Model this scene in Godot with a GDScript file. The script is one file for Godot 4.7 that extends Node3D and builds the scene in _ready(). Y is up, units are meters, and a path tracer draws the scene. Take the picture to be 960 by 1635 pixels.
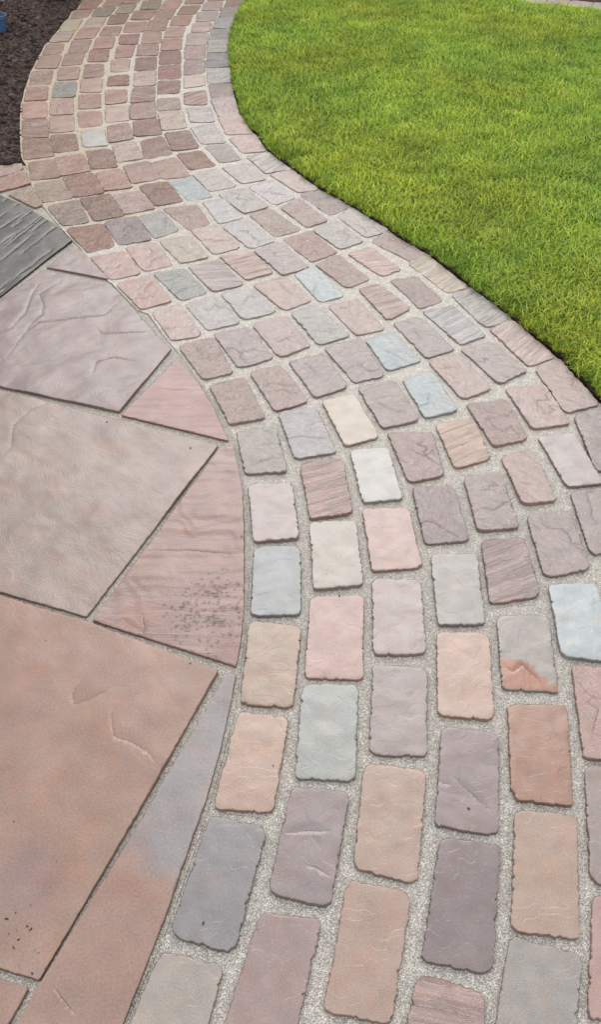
extends Node3D
# A curved garden path of sandstone setts between a flagged patio and a lawn, after rain.

const SIZE_TILE := 0.6          # metres covered by one repeat of the stone textures

# The setts, row by row from the patio side (A) to the lawn side (H), nearest first: colour, face, then the four corners in metres on the ground (x, z):
# far left, far right, near right, near left.
var rows = {
	"A": [
		["bone", "p", -0.232, -0.634, -0.132, -0.612, -0.164, -0.479, -0.279, -0.488],
		["slate", "p", -0.167, -0.871, -0.068, -0.846, -0.117, -0.634, -0.219, -0.662],
		["peach", "p", -0.125, -1.091, -0.030, -1.078, -0.058, -0.879, -0.163, -0.887],
		["tan", "p", -0.110, -1.324, -0.003, -1.308, -0.021, -1.104, -0.123, -1.113],
		["bluegrey", "p", -0.107, -1.553, -0.003, -1.551, -0.003, -1.343, -0.109, -1.343],
		["lilac", "p", -0.128, -1.775, -0.022, -1.776, -0.004, -1.578, -0.109, -1.569],
		["ash", "v", -0.165, -1.985, -0.065, -2.010, -0.035, -1.822, -0.137, -1.817],
		["blush", "r", -0.250, -2.204, -0.157, -2.243, -0.095, -2.050, -0.186, -2.022],
		["blush", "r", -0.356, -2.412, -0.257, -2.452, -0.191, -2.269, -0.271, -2.236],
		["blush", "v", -0.460, -2.615, -0.375, -2.655, -0.295, -2.474, -0.380, -2.448],
		["pink", "v", -0.595, -2.798, -0.489, -2.846, -0.407, -2.676, -0.496, -2.635],
		["pink", "v", -0.709, -2.985, -0.591, -3.023, -0.529, -2.864, -0.618, -2.824],
		["russet", "r", -0.834, -3.204, -0.706, -3.245, -0.641, -3.066, -0.724, -3.022],
		["taupe", "r", -0.938, -3.395, -0.829, -3.452, -0.763, -3.257, -0.850, -3.235],
		["tan", "r", -1.026, -3.602, -0.925, -3.641, -0.856, -3.470, -0.967, -3.434],
		["brown", "v", -1.092, -3.814, -0.996, -3.837, -0.939, -3.665, -1.046, -3.639],
		["umber", "r", -1.170, -4.067, -1.058, -4.070, -1.005, -3.883, -1.117, -3.848],
		["umber", "s", -1.218, -4.297, -1.118, -4.316, -1.067, -4.091, -1.175, -4.088],
		["clay", "p", -1.263, -4.522, -1.162, -4.526, -1.121, -4.332, -1.222, -4.312],
		["russet", "v", -1.287, -4.737, -1.194, -4.742, -1.163, -4.551, -1.262, -4.547],
		["umber", "v", -1.308, -4.965, -1.212, -4.980, -1.189, -4.778, -1.286, -4.764],
		["umber", "p", -1.316, -5.214, -1.210, -5.219, -1.201, -5.013, -1.307, -5.008],
		["brown", "v", -1.321, -5.411, -1.232, -5.418, -1.221, -5.246, -1.313, -5.229],
		["tan", "s", -1.303, -5.625, -1.217, -5.644, -1.220, -5.456, -1.313, -5.438],
		["straw", "p", -1.291, -5.866, -1.210, -5.862, -1.212, -5.656, -1.299, -5.642],
		["brown", "v", -1.284, -6.064, -1.181, -6.066, -1.190, -5.911, -1.280, -5.890],
		["russet", "r", -1.264, -6.274, -1.148, -6.268, -1.177, -6.086, -1.261, -6.083],
	],
	"B": [
		["mauvepink", "p", -0.074, -0.696, 0.023, -0.681, -0.028, -0.485, -0.132, -0.498],
		["mauve", "p", -0.022, -0.925, 0.080, -0.913, 0.038, -0.705, -0.061, -0.730],
		["greengrey", "p", 0.001, -1.157, 0.110, -1.155, 0.092, -0.939, -0.016, -0.947],
		["pink", "p", 0.021, -1.394, 0.134, -1.392, 0.119, -1.169, 0.005, -1.176],
		["bone", "p", 0.023, -1.631, 0.129, -1.633, 0.136, -1.429, 0.028, -1.416],
		["pink", "s", 0.002, -1.851, 0.108, -1.871, 0.125, -1.664, 0.024, -1.646],
		["frost", "v", -0.056, -2.075, 0.047, -2.093, 0.093, -1.897, -0.011, -1.874],
		["mauvepink", "v", -0.138, -2.264, -0.054, -2.301, 0.025, -2.122, -0.064, -2.081],
		["lilac", "v", -0.255, -2.480, -0.152, -2.517, -0.074, -2.344, -0.172, -2.294],
		["frost", "v", -0.357, -2.658, -0.273, -2.712, -0.181, -2.540, -0.276, -2.506],
		["chalk", "r", -0.479, -2.863, -0.380, -2.886, -0.296, -2.732, -0.371, -2.682],
		["pink", "v", -0.597, -3.051, -0.501, -3.091, -0.425, -2.923, -0.514, -2.881],
		["mauve", "r", -0.703, -3.256, -0.592, -3.299, -0.516, -3.110, -0.624, -3.075],
		["brown", "r", -0.823, -3.458, -0.718, -3.494, -0.639, -3.311, -0.739, -3.267],
		["russet", "r", -0.927, -3.665, -0.815, -3.698, -0.740, -3.511, -0.850, -3.475],
		["russet", "v", -0.994, -3.856, -0.890, -3.899, -0.829, -3.723, -0.937, -3.677],
		["umber", "r", -1.058, -4.112, -0.957, -4.123, -0.913, -3.940, -1.011, -3.916],
		["umber", "p", -1.104, -4.331, -1.002, -4.343, -0.970, -4.153, -1.066, -4.142],
		["orange", "v", -1.139, -4.567, -1.044, -4.571, -1.009, -4.366, -1.106, -4.354],
		["moss", "r", -1.164, -4.795, -1.065, -4.800, -1.037, -4.584, -1.139, -4.584],
		["umber", "p", -1.184, -5.022, -1.084, -5.027, -1.068, -4.837, -1.161, -4.827],
		["umber", "v", -1.191, -5.244, -1.096, -5.251, -1.087, -5.067, -1.180, -5.051],
		["umber", "v", -1.193, -5.466, -1.096, -5.473, -1.091, -5.271, -1.184, -5.265],
		["redbrown", "p", -1.187, -5.678, -1.084, -5.697, -1.092, -5.512, -1.188, -5.494],
		["tan", "v", -1.170, -5.898, -1.077, -5.906, -1.082, -5.721, -1.179, -5.702],
		["olive", "r", -1.166, -6.112, -1.051, -6.119, -1.070, -5.931, -1.164, -5.929],
		["brown", "p", -1.122, -6.294, -1.013, -6.303, -1.038, -6.145, -1.130, -6.143],
	],
	"C": [
		["peach", "p", 0.072, -0.747, 0.174, -0.726, 0.125, -0.526, 0.026, -0.545],
		["peach", "p", 0.114, -0.973, 0.224, -0.956, 0.186, -0.743, 0.083, -0.773],
		["lilac", "p", 0.145, -1.202, 0.251, -1.194, 0.229, -0.990, 0.124, -0.995],
		["lilac", "p", 0.160, -1.444, 0.264, -1.440, 0.254, -1.231, 0.147, -1.233],
		["pink", "p", 0.152, -1.677, 0.260, -1.679, 0.272, -1.481, 0.160, -1.469],
		["chalk", "p", 0.132, -1.902, 0.228, -1.912, 0.248, -1.713, 0.154, -1.702],
		["cream", "p", 0.065, -2.122, 0.154, -2.149, 0.209, -1.958, 0.120, -1.925],
		["lilac", "v", -0.027, -2.323, 0.075, -2.361, 0.137, -2.189, 0.046, -2.140],
		["blush", "v", -0.139, -2.531, -0.040, -2.573, 0.035, -2.406, -0.054, -2.344],
		["frost", "v", -0.243, -2.719, -0.153, -2.749, -0.072, -2.604, -0.167, -2.558],
		["lilac", "s", -0.367, -2.908, -0.272, -2.954, -0.180, -2.778, -0.272, -2.736],
		["cream", "v", -0.486, -3.100, -0.383, -3.135, -0.306, -2.973, -0.393, -2.935],
		["chalk", "r", -0.585, -3.298, -0.504, -3.343, -0.425, -3.181, -0.504, -3.125],
		["pink", "r", -0.702, -3.482, -0.607, -3.524, -0.532, -3.366, -0.636, -3.321],
		["redbrown", "v", -0.804, -3.691, -0.708, -3.738, -0.640, -3.557, -0.740, -3.529],
		["umber", "r", -0.877, -3.932, -0.778, -3.948, -0.725, -3.757, -0.824, -3.742],
		["grey", "p", -0.934, -4.151, -0.843, -4.177, -0.799, -3.990, -0.893, -3.973],
		["red", "v", -0.985, -4.389, -0.886, -4.393, -0.855, -4.226, -0.947, -4.196],
		["orange", "r", -1.016, -4.613, -0.923, -4.618, -0.894, -4.442, -0.988, -4.429],
		["redbrown", "p", -1.043, -4.836, -0.946, -4.841, -0.924, -4.652, -1.018, -4.647],
		["brown", "s", -1.058, -5.066, -0.970, -5.072, -0.948, -4.878, -1.038, -4.854],
		["red", "r", -1.068, -5.292, -0.977, -5.298, -0.960, -5.111, -1.055, -5.105],
		["redbrown", "p", -1.072, -5.511, -0.976, -5.518, -0.965, -5.330, -1.059, -5.318],
		["brown", "v", -1.061, -5.720, -0.964, -5.727, -0.965, -5.551, -1.061, -5.544],
		["brown", "r", -1.052, -5.955, -0.955, -5.963, -0.959, -5.770, -1.050, -5.762],
		["olive", "p", -1.025, -6.165, -0.937, -6.174, -0.946, -5.989, -1.032, -5.980],
		["brown", "v", -1.014, -6.431, -0.927, -6.441, -0.929, -6.201, -1.018, -6.192],
	],
	"D": [
		["pink", "s", 0.176, -0.598, 0.274, -0.564, 0.234, -0.411, 0.121, -0.436],
		["mauvedark", "p", 0.236, -0.823, 0.336, -0.807, 0.289, -0.595, 0.183, -0.618],
		["mauve", "p", 0.267, -1.051, 0.372, -1.036, 0.336, -0.829, 0.231, -0.847],
		["peach", "p", 0.285, -1.286, 0.390, -1.280, 0.368, -1.068, 0.263, -1.080],
		["grey", "p", 0.298, -1.520, 0.401, -1.518, 0.388, -1.310, 0.290, -1.308],
		["mauve", "v", 0.279, -1.755, 0.378, -1.753, 0.391, -1.563, 0.289, -1.555],
		["mauvepink", "v", 0.235, -1.976, 0.350, -1.974, 0.361, -1.799, 0.272, -1.774],
		["lilac", "v", 0.167, -2.188, 0.270, -2.220, 0.323, -2.029, 0.223, -1.998],
		["lilac", "v", 0.081, -2.391, 0.190, -2.444, 0.245, -2.242, 0.159, -2.213],
		["chalk", "v", -0.019, -2.592, 0.049, -2.643, 0.153, -2.459, 0.063, -2.409],
		["blush", "v", -0.145, -2.777, -0.041, -2.829, 0.043, -2.671, -0.040, -2.611],
		["pink", "s", -0.263, -2.976, -0.163, -3.019, -0.083, -2.856, -0.167, -2.811],
		["blush", "v", -0.379, -3.180, -0.287, -3.217, -0.203, -3.039, -0.285, -2.995],
		["pink", "r", -0.499, -3.365, -0.379, -3.393, -0.318, -3.233, -0.387, -3.185],
		["brown", "r", -0.612, -3.571, -0.509, -3.615, -0.432, -3.428, -0.527, -3.387],
		["umber", "v", -0.699, -3.769, -0.605, -3.817, -0.534, -3.639, -0.642, -3.595],
		["tan", "v", -0.773, -3.989, -0.690, -4.028, -0.624, -3.843, -0.730, -3.808],
		["umber", "v", -0.825, -4.206, -0.741, -4.240, -0.696, -4.056, -0.790, -4.018],
		["umber", "p", -0.868, -4.449, -0.772, -4.461, -0.743, -4.278, -0.841, -4.259],
		["russet", "v", -0.900, -4.669, -0.806, -4.682, -0.783, -4.507, -0.873, -4.481],
		["redbrown", "r", -0.914, -4.877, -0.823, -4.892, -0.805, -4.744, -0.903, -4.735],
		["brown", "p", -0.937, -5.130, -0.846, -5.137, -0.831, -4.954, -0.913, -4.938],
		["redbrown", "v", -0.939, -5.361, -0.850, -5.368, -0.844, -5.172, -0.923, -5.160],
		["redbrown", "r", -0.949, -5.562, -0.849, -5.580, -0.840, -5.389, -0.934, -5.393],
		["redbrown", "p", -0.945, -5.800, -0.836, -5.807, -0.836, -5.615, -0.938, -5.608],
		["brown", "v", -0.928, -6.027, -0.803, -6.034, -0.824, -5.843, -0.927, -5.848],
		["olive", "r", -0.900, -6.241, -0.792, -6.249, -0.799, -6.060, -0.897, -6.052],
	],
	"E": [
		["ash", "p", 0.328, -0.652, 0.434, -0.620, 0.379, -0.449, 0.267, -0.467],
		["peach", "p", 0.375, -0.873, 0.480, -0.861, 0.436, -0.648, 0.333, -0.662],
		["orange", "p", 0.402, -1.102, 0.515, -1.098, 0.479, -0.883, 0.375, -0.896],
		["twotone", "p", 0.418, -1.330, 0.525, -1.328, 0.506, -1.133, 0.399, -1.142],
		["mauvepink", "s", 0.420, -1.563, 0.519, -1.571, 0.521, -1.388, 0.411, -1.368],
		["lilac", "v", 0.411, -1.793, 0.504, -1.803, 0.514, -1.605, 0.418, -1.595],
		["peach", "s", 0.366, -2.009, 0.467, -2.034, 0.489, -1.865, 0.394, -1.827],
		["ice", "v", 0.298, -2.216, 0.383, -2.261, 0.429, -2.069, 0.341, -2.040],
		["ice", "v", 0.205, -2.433, 0.287, -2.477, 0.356, -2.317, 0.258, -2.271],
		["blush", "v", 0.098, -2.638, 0.194, -2.675, 0.260, -2.492, 0.178, -2.462],
		["ice", "v", -0.006, -2.845, 0.060, -2.895, 0.148, -2.696, 0.073, -2.662],
		["lilac", "v", -0.146, -3.014, -0.053, -3.072, 0.037, -2.887, -0.047, -2.838],
		["frost", "v", -0.266, -3.206, -0.180, -3.265, -0.081, -3.083, -0.161, -3.033],
		["frost", "v", -0.350, -3.414, -0.276, -3.445, -0.198, -3.276, -0.281, -3.232],
		["ice", "r", -0.497, -3.596, -0.416, -3.654, -0.322, -3.464, -0.403, -3.427],
		["umber", "v", -0.592, -3.790, -0.495, -3.845, -0.421, -3.660, -0.523, -3.633],
		["umber", "r", -0.658, -4.027, -0.578, -4.080, -0.512, -3.885, -0.618, -3.837],
		["brown", "r", -0.718, -4.255, -0.616, -4.289, -0.580, -4.102, -0.692, -4.084],
		["brown", "v", -0.759, -4.477, -0.650, -4.506, -0.628, -4.305, -0.733, -4.286],
		["brown", "s", -0.774, -4.702, -0.674, -4.708, -0.656, -4.510, -0.759, -4.497],
		["tan", "v", -0.791, -4.922, -0.694, -4.957, -0.674, -4.734, -0.773, -4.721],
		["brown", "r", -0.812, -5.155, -0.714, -5.177, -0.696, -4.977, -0.795, -4.952],
		["umber", "v", -0.825, -5.377, -0.726, -5.384, -0.710, -5.197, -0.816, -5.191],
		["umber", "p", -0.825, -5.614, -0.732, -5.610, -0.718, -5.409, -0.814, -5.399],
		["brown", "v", -0.820, -5.830, -0.715, -5.838, -0.718, -5.632, -0.820, -5.626],
		["orange", "r", -0.797, -6.039, -0.691, -6.047, -0.706, -5.850, -0.794, -5.842],
		["orange", "p", -0.770, -6.234, -0.669, -6.243, -0.686, -6.067, -0.784, -6.059],
	],
	"F": [
		["pink", "p", 0.478, -0.718, 0.576, -0.699, 0.512, -0.510, 0.425, -0.529],
		["lilac", "p", 0.521, -0.962, 0.626, -0.950, 0.574, -0.720, 0.479, -0.740],
		["pink", "v", 0.548, -1.190, 0.655, -1.188, 0.621, -0.963, 0.524, -0.982],
		["ice", "p", 0.546, -1.415, 0.651, -1.423, 0.636, -1.204, 0.534, -1.221],
		["lilac", "v", 0.541, -1.646, 0.645, -1.660, 0.651, -1.469, 0.544, -1.444],
		["blush", "v", 0.518, -1.865, 0.601, -1.899, 0.623, -1.699, 0.539, -1.687],
		["blush", "r", 0.461, -2.097, 0.569, -2.118, 0.599, -1.941, 0.506, -1.914],
		["blush", "v", 0.381, -2.310, 0.475, -2.347, 0.539, -2.170, 0.454, -2.124],
		["lilac", "v", 0.297, -2.523, 0.378, -2.562, 0.461, -2.374, 0.376, -2.333],
		["pink", "s", 0.203, -2.735, 0.266, -2.770, 0.352, -2.612, 0.279, -2.546],
		["blush", "r", 0.065, -2.908, 0.141, -2.973, 0.238, -2.804, 0.163, -2.748],
		["pink", "r", -0.048, -3.096, 0.048, -3.167, 0.136, -2.996, 0.052, -2.931],
		["blush", "r", -0.172, -3.301, -0.096, -3.352, 0.014, -3.173, -0.075, -3.121],
		["ash", "v", -0.297, -3.485, -0.196, -3.539, -0.108, -3.363, -0.193, -3.312],
		["ash", "v", -0.413, -3.678, -0.328, -3.718, -0.233, -3.558, -0.328, -3.509],
		["umber", "r", -0.493, -3.885, -0.397, -3.921, -0.326, -3.756, -0.426, -3.722],
		["umber", "r", -0.565, -4.116, -0.464, -4.141, -0.408, -3.949, -0.512, -3.919],
		["tan", "v", -0.617, -4.359, -0.514, -4.379, -0.478, -4.178, -0.580, -4.153],
		["tan", "r", -0.639, -4.547, -0.543, -4.551, -0.526, -4.403, -0.620, -4.391],
		["brown", "r", -0.662, -4.792, -0.560, -4.797, -0.549, -4.620, -0.646, -4.615],
		["redbrown", "r", -0.683, -5.030, -0.578, -5.045, -0.559, -4.825, -0.664, -4.820],
		["brown", "r", -0.699, -5.254, -0.597, -5.260, -0.580, -5.065, -0.683, -5.049],
		["russet", "p", -0.711, -5.477, -0.606, -5.489, -0.596, -5.292, -0.698, -5.275],
		["orange", "v", -0.705, -5.691, -0.608, -5.702, -0.608, -5.512, -0.702, -5.505],
		["orange", "r", -0.690, -5.912, -0.583, -5.919, -0.596, -5.727, -0.690, -5.719],
		["umber", "p", -0.655, -6.119, -0.550, -6.127, -0.574, -5.945, -0.671, -5.937],
		["russet", "v", -0.640, -6.325, -0.534, -6.334, -0.546, -6.168, -0.646, -6.159],
	],
	"G": [
		["lilac", "v", 0.663, -1.728, 0.769, -1.744, 0.767, -1.543, 0.664, -1.511],
		["lilac", "p", 0.630, -1.948, 0.724, -1.965, 0.751, -1.761, 0.660, -1.747],
		["blush", "v", 0.581, -2.169, 0.691, -2.185, 0.722, -2.006, 0.621, -1.984],
		["lilac", "v", 0.483, -2.377, 0.587, -2.412, 0.651, -2.254, 0.569, -2.194],
		["frost", "s", 0.395, -2.592, 0.488, -2.628, 0.565, -2.448, 0.486, -2.401],
		["blush", "r", 0.309, -2.794, 0.394, -2.821, 0.461, -2.656, 0.387, -2.615],
		["pink", "s", 0.178, -2.981, 0.256, -3.025, 0.346, -2.865, 0.281, -2.824],
		["ash", "v", 0.061, -3.166, 0.145, -3.239, 0.231, -3.073, 0.154, -3.019],
		["blush", "r", -0.057, -3.356, 0.010, -3.436, 0.111, -3.240, 0.041, -3.192],
		["frost", "v", -0.184, -3.551, -0.100, -3.607, -0.005, -3.442, -0.080, -3.384],
		["ash", "v", -0.296, -3.736, -0.191, -3.776, -0.120, -3.613, -0.210, -3.581],
		["ash", "r", -0.379, -3.961, -0.288, -3.985, -0.226, -3.816, -0.304, -3.787],
		["ash", "v", -0.457, -4.185, -0.360, -4.215, -0.299, -4.000, -0.397, -3.989],
		["ash", "v", -0.491, -4.414, -0.392, -4.430, -0.361, -4.241, -0.461, -4.245],
		["brown", "s", -0.520, -4.618, -0.424, -4.649, -0.409, -4.459, -0.507, -4.467],
		["tan", "p", -0.542, -4.861, -0.447, -4.866, -0.432, -4.724, -0.526, -4.693],
		["mauvepink", "r", -0.559, -5.104, -0.460, -5.109, -0.447, -4.908, -0.544, -4.880],
		["pink", "r", -0.575, -5.333, -0.472, -5.340, -0.462, -5.133, -0.561, -5.124],
		["mauvepink", "p", -0.577, -5.568, -0.474, -5.574, -0.467, -5.361, -0.573, -5.355],
		["pink", "s", -0.564, -5.763, -0.467, -5.770, -0.469, -5.597, -0.561, -5.590],
		["mauvepink", "p", -0.552, -5.969, -0.439, -5.989, -0.452, -5.813, -0.550, -5.793],
		["mauvepink", "p", -0.528, -6.180, -0.425, -6.203, -0.430, -6.020, -0.531, -6.012],
		["russet", "p", -0.494, -6.418, -0.394, -6.428, -0.415, -6.230, -0.512, -6.221],
	],
	"H": [
		["lilac", "v", 0.743, -2.039, 0.842, -2.077, 0.853, -1.841, 0.747, -1.806],
		["blush", "v", 0.683, -2.269, 0.759, -2.320, 0.823, -2.091, 0.724, -2.055],
		["blush", "s", 0.586, -2.485, 0.662, -2.532, 0.753, -2.330, 0.666, -2.282],
		["ash", "s", 0.496, -2.692, 0.561, -2.740, 0.665, -2.533, 0.574, -2.497],
		["cream", "s", 0.379, -2.910, 0.435, -2.991, 0.555, -2.742, 0.485, -2.710],
		["blush", "r", 0.262, -3.074, 0.324, -3.146, 0.438, -2.976, 0.389, -2.926],
		["ash", "v", 0.154, -3.271, 0.203, -3.351, 0.329, -3.155, 0.247, -3.107],
		["lilac", "r", 0.016, -3.465, 0.078, -3.521, 0.205, -3.355, 0.124, -3.288],
		["blush", "v", -0.099, -3.657, -0.020, -3.711, 0.084, -3.510, 0.010, -3.488],
		["ash", "s", -0.199, -3.843, -0.117, -3.894, -0.022, -3.705, -0.119, -3.676],
		["pink", "v", -0.283, -4.051, -0.175, -4.090, -0.121, -3.901, -0.219, -3.884],
		["pink", "v", -0.342, -4.297, -0.251, -4.325, -0.187, -4.098, -0.294, -4.087],
		["mauvepink", "v", -0.391, -4.531, -0.287, -4.561, -0.250, -4.318, -0.341, -4.305],
		["mauvepink", "r", -0.414, -4.740, -0.307, -4.754, -0.286, -4.554, -0.384, -4.533],
		["grey", "v", -0.438, -4.974, -0.326, -4.979, -0.310, -4.756, -0.417, -4.752],
		["slate", "r", -0.450, -5.215, -0.346, -5.221, -0.328, -4.991, -0.439, -4.986],
		["grey", "v", -0.457, -5.435, -0.353, -5.453, -0.347, -5.235, -0.451, -5.228],
		["grey", "r", -0.455, -5.647, -0.351, -5.654, -0.354, -5.457, -0.455, -5.450],
		["slate", "v", -0.441, -5.865, -0.339, -5.873, -0.352, -5.659, -0.449, -5.663],
		["grey", "r", -0.416, -6.077, -0.315, -6.085, -0.337, -5.878, -0.424, -5.870],
		["brown", "v", -0.391, -6.287, -0.289, -6.297, -0.313, -6.098, -0.407, -6.089],
	],
}
# The paving slabs: colour, face, outline in metres on the ground (x, z), clockwise from the far left.
var slabs = [
	["slab_dark", "p", -1.307, -3.594, -1.137, -3.496, -1.014, -3.387, -0.887, -3.246, -0.797, -3.109, -0.858, -2.976, -0.963, -2.727, -1.037, -2.544],
	["slab_lilac", "v", -0.784, -3.085, -0.703, -2.958, -0.629, -2.829, -0.849, -2.917],
	["slab_lilac", "v", -0.957, -2.703, -0.858, -2.896, -0.621, -2.803, -0.553, -2.691, -0.473, -2.551, -0.416, -2.449, -0.379, -2.396, -0.492, -2.085, -0.846, -2.213, -1.024, -2.280, -1.071, -2.455],
	["slab_pink", "s", -0.358, -2.345, -0.282, -2.215, -0.230, -2.085, -0.188, -1.951, -0.485, -2.071],
	["slab_taupe", "v", -0.842, -2.194, -0.213, -1.930, -0.464, -1.345, -0.666, -1.420, -0.915, -1.512, -1.165, -2.329],
	["slab_rose", "s", -0.206, -1.922, -0.175, -1.927, -0.156, -1.834, -0.142, -1.738, -0.133, -1.599, -0.129, -1.484, -0.126, -1.353, -0.129, -1.273, -0.136, -1.205, -0.449, -1.334],
	["slab_orange", "p", -0.663, -1.408, -0.467, -1.334, -0.172, -1.193, -0.296, -0.883, -0.418, -0.595, -0.483, -0.613, -0.851, -0.724, -1.192, -1.599],
	["slab_sliver", "p", -0.152, -1.188, -0.136, -1.184, -0.145, -1.102, -0.159, -1.003, -0.179, -0.899, -0.206, -0.792, -0.232, -0.688, -0.257, -0.604, -0.279, -0.530, -0.309, -0.441, -0.480, -0.443, -0.411, -0.596, -0.277, -0.894],
	["slab_orange", "p", -0.479, -0.597, -0.432, -0.583, -0.477, -0.468, -0.877, -0.568, -0.899, -0.715],
]
# Clefts in the stone faces: lines in metres on the ground (x, z).
var clefts = [
	[-0.888, -2.399, -0.849, -2.436, -0.833, -2.510, -0.804, -2.560, -0.765, -2.566, -0.693, -2.583, -0.605, -2.596, -0.588, -2.641, -0.554, -2.699], # cleft
	[-0.863, -2.351, -0.843, -2.449, -0.826, -2.553, -0.803, -2.601, -0.811, -2.663, -0.838, -2.731, -0.794, -2.800, -0.755, -2.841], # cleft
	[-0.893, -2.504, -0.858, -2.614, -0.862, -2.732, -0.848, -2.822], # cleft
	[-0.629, -2.533, -0.599, -2.489, -0.542, -2.488, -0.440, -2.499], # cleft
	[-0.593, -2.250, -0.591, -2.331, -0.548, -2.356, -0.460, -2.328], # cleft
	[-0.773, -1.891, -0.755, -1.935, -0.769, -2.024, -0.742, -2.085, -0.685, -2.136], # cleft
	[-0.346, -1.541, -0.252, -1.543, -0.135, -1.525], # cleft
	[-0.148, -1.366, -0.126, -1.347], # cleft
	[-0.344, -1.346, -0.334, -1.311, -0.340, -1.288], # cleft
	[-0.447, -1.174, -0.458, -1.136, -0.450, -1.115, -0.419, -1.129, -0.377, -1.157], # cleft
	[-0.371, -1.113, -0.374, -1.085, -0.361, -1.038, -0.329, -1.027, -0.297, -1.005, -0.274, -0.974], # cleft
	[-0.401, -0.592, -0.366, -0.556, -0.343, -0.534], # cleft
	[0.274, -0.941, 0.294, -0.920, 0.313, -0.897, 0.326, -0.878, 0.338, -0.872], # cleft
	[0.250, -0.930, 0.269, -0.926], # cleft
	[-0.038, -0.834, 0.003, -0.840, 0.047, -0.837], # cleft
	[0.000, -0.775, 0.018, -0.772, 0.044, -0.753], # cleft
	[0.417, -1.383, 0.476, -1.391, 0.523, -1.405], # cleft
	[0.409, -1.197, 0.425, -1.181, 0.448, -1.200, 0.468, -1.171, 0.483, -1.143], # cleft
	[-0.123, -1.851, -0.078, -1.870, -0.062, -1.890], # cleft
	[0.196, -2.148, 0.235, -2.088, 0.300, -2.047], # cleft
	[0.006, -2.329, 0.042, -2.270, 0.062, -2.212], # cleft
	[-0.239, -2.150, -0.178, -2.139, -0.150, -2.174], # cleft
	[-0.197, -2.058, -0.168, -2.104, -0.103, -2.108], # cleft
	[0.107, -2.615, 0.157, -2.625, 0.178, -2.652], # cleft
	[0.391, -2.267, 0.479, -2.281], # cleft
	[0.331, -2.479, 0.359, -2.471, 0.385, -2.414], # cleft
	[0.541, -1.763, 0.581, -1.755], # cleft
	[-0.076, -2.826, -0.041, -2.742, 0.006, -2.680], # cleft
	[-0.467, -3.085, -0.402, -3.045, -0.348, -2.965], # cleft
	[0.228, -2.411, 0.300, -2.335, 0.340, -2.294], # cleft
	[-0.365, -2.385, -0.302, -2.284, -0.285, -2.252], # cleft
]
# Setts of the ring that goes on round the patio on the far left.
var ring = [
	["peach", "r", -1.274, -3.763, -1.123, -3.803, -1.109, -3.751, -1.240, -3.621],
	["orange", "r", -1.234, -3.598, -1.099, -3.726, -1.047, -3.609, -1.210, -3.498],
	["tan", "r", -1.107, -3.512, -1.036, -3.579, -0.962, -3.412, -0.981, -3.386],
]


# observed stone colours (sRGB, dry-ish and evenly lit)
var palette = {
	"bone": Color8(184, 174, 163), "slate": Color8(158, 154, 156), "peach": Color8(199, 167, 148), "tan": Color8(180, 152, 130),
	"bluegrey": Color8(158, 163, 165), "lilac": Color8(178, 160, 156), "ash": Color8(182, 172, 165), "blush": Color8(196, 170, 162),
	"pink": Color8(194, 159, 149), "russet": Color8(162, 108, 84), "taupe": Color8(154, 130, 112), "brown": Color8(148, 102, 78),
	"mauve": Color8(163, 143, 141), "mauvedark": Color8(153, 134, 132), "mauvepink": Color8(176, 149, 142), "grey": Color8(170, 163, 157),
	"straw": Color8(170, 152, 118), "greengrey": Color8(172, 177, 170), "frost": Color8(188, 182, 181), "chalk": Color8(183, 181, 175),
	"orange": Color8(184, 138, 116), "moss": Color8(150, 150, 136), "redbrown": Color8(160, 104, 84), "olive": Color8(146, 130, 104),
	"cream": Color8(188, 170, 148), "red": Color8(162, 106, 88), "ice": Color8(186, 198, 200), "twotone": Color8(174, 163, 157),
	"umber": Color8(152, 106, 80), "clay": Color8(168, 104, 76),
	"slab_dark": Color8(74, 70, 68), "slab_lilac": Color8(170, 151, 149), "slab_pink": Color8(186, 146, 140), "slab_taupe": Color8(182, 161, 152),
	"slab_rose": Color8(184, 150, 141), "slab_orange": Color8(188, 152, 136), "slab_sliver": Color8(188, 153, 138),
}
var rng := RandomNumberGenerator.new()
var wave := FastNoiseLite.new()      # broad relief
var chip := FastNoiseLite.new()      # edge wear
var faces := {}                      # stone materials by kind of face
var mats := {}
var cleft_lines := []


func noise(s: int, freq: float, octaves := 3, kind := FastNoiseLite.TYPE_SIMPLEX_SMOOTH) -> FastNoiseLite:
	var n := FastNoiseLite.new()
	n.seed = s
	n.noise_type = kind
	n.frequency = freq
	n.fractal_type = FastNoiseLite.FRACTAL_FBM if octaves > 1 else FastNoiseLite.FRACTAL_NONE
	n.fractal_octaves = octaves
	return n


func albedo_of(c: Color) -> Color:
	var l := c.srgb_to_linear()
	var g := l.r * 0.3 + l.g * 0.6 + l.b * 0.1
	return Color(lerpf(l.r, g, 0.09) * 0.72, lerpf(l.g, g, 0.09) * 0.72, lerpf(l.b, g, 0.09) * 0.72)


func put(o: Node, called: String, parent: Node = self) -> Node:
	o.name = called
	parent.add_child(o, true)
	return o


func tag(o: Node, label: String, category := "", group := "", kind := "") -> void:
	o.set_meta("label", label)
	if category: o.set_meta("category", category)
	if group: o.set_meta("group", group)
	if kind: o.set_meta("kind", kind)


func part(called: String, mesh: Mesh, m: Material, parent: Node = self) -> MeshInstance3D:
	var o := MeshInstance3D.new()
	o.mesh = mesh
	o.material_override = m
	put(o, called, parent)
	return o


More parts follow.
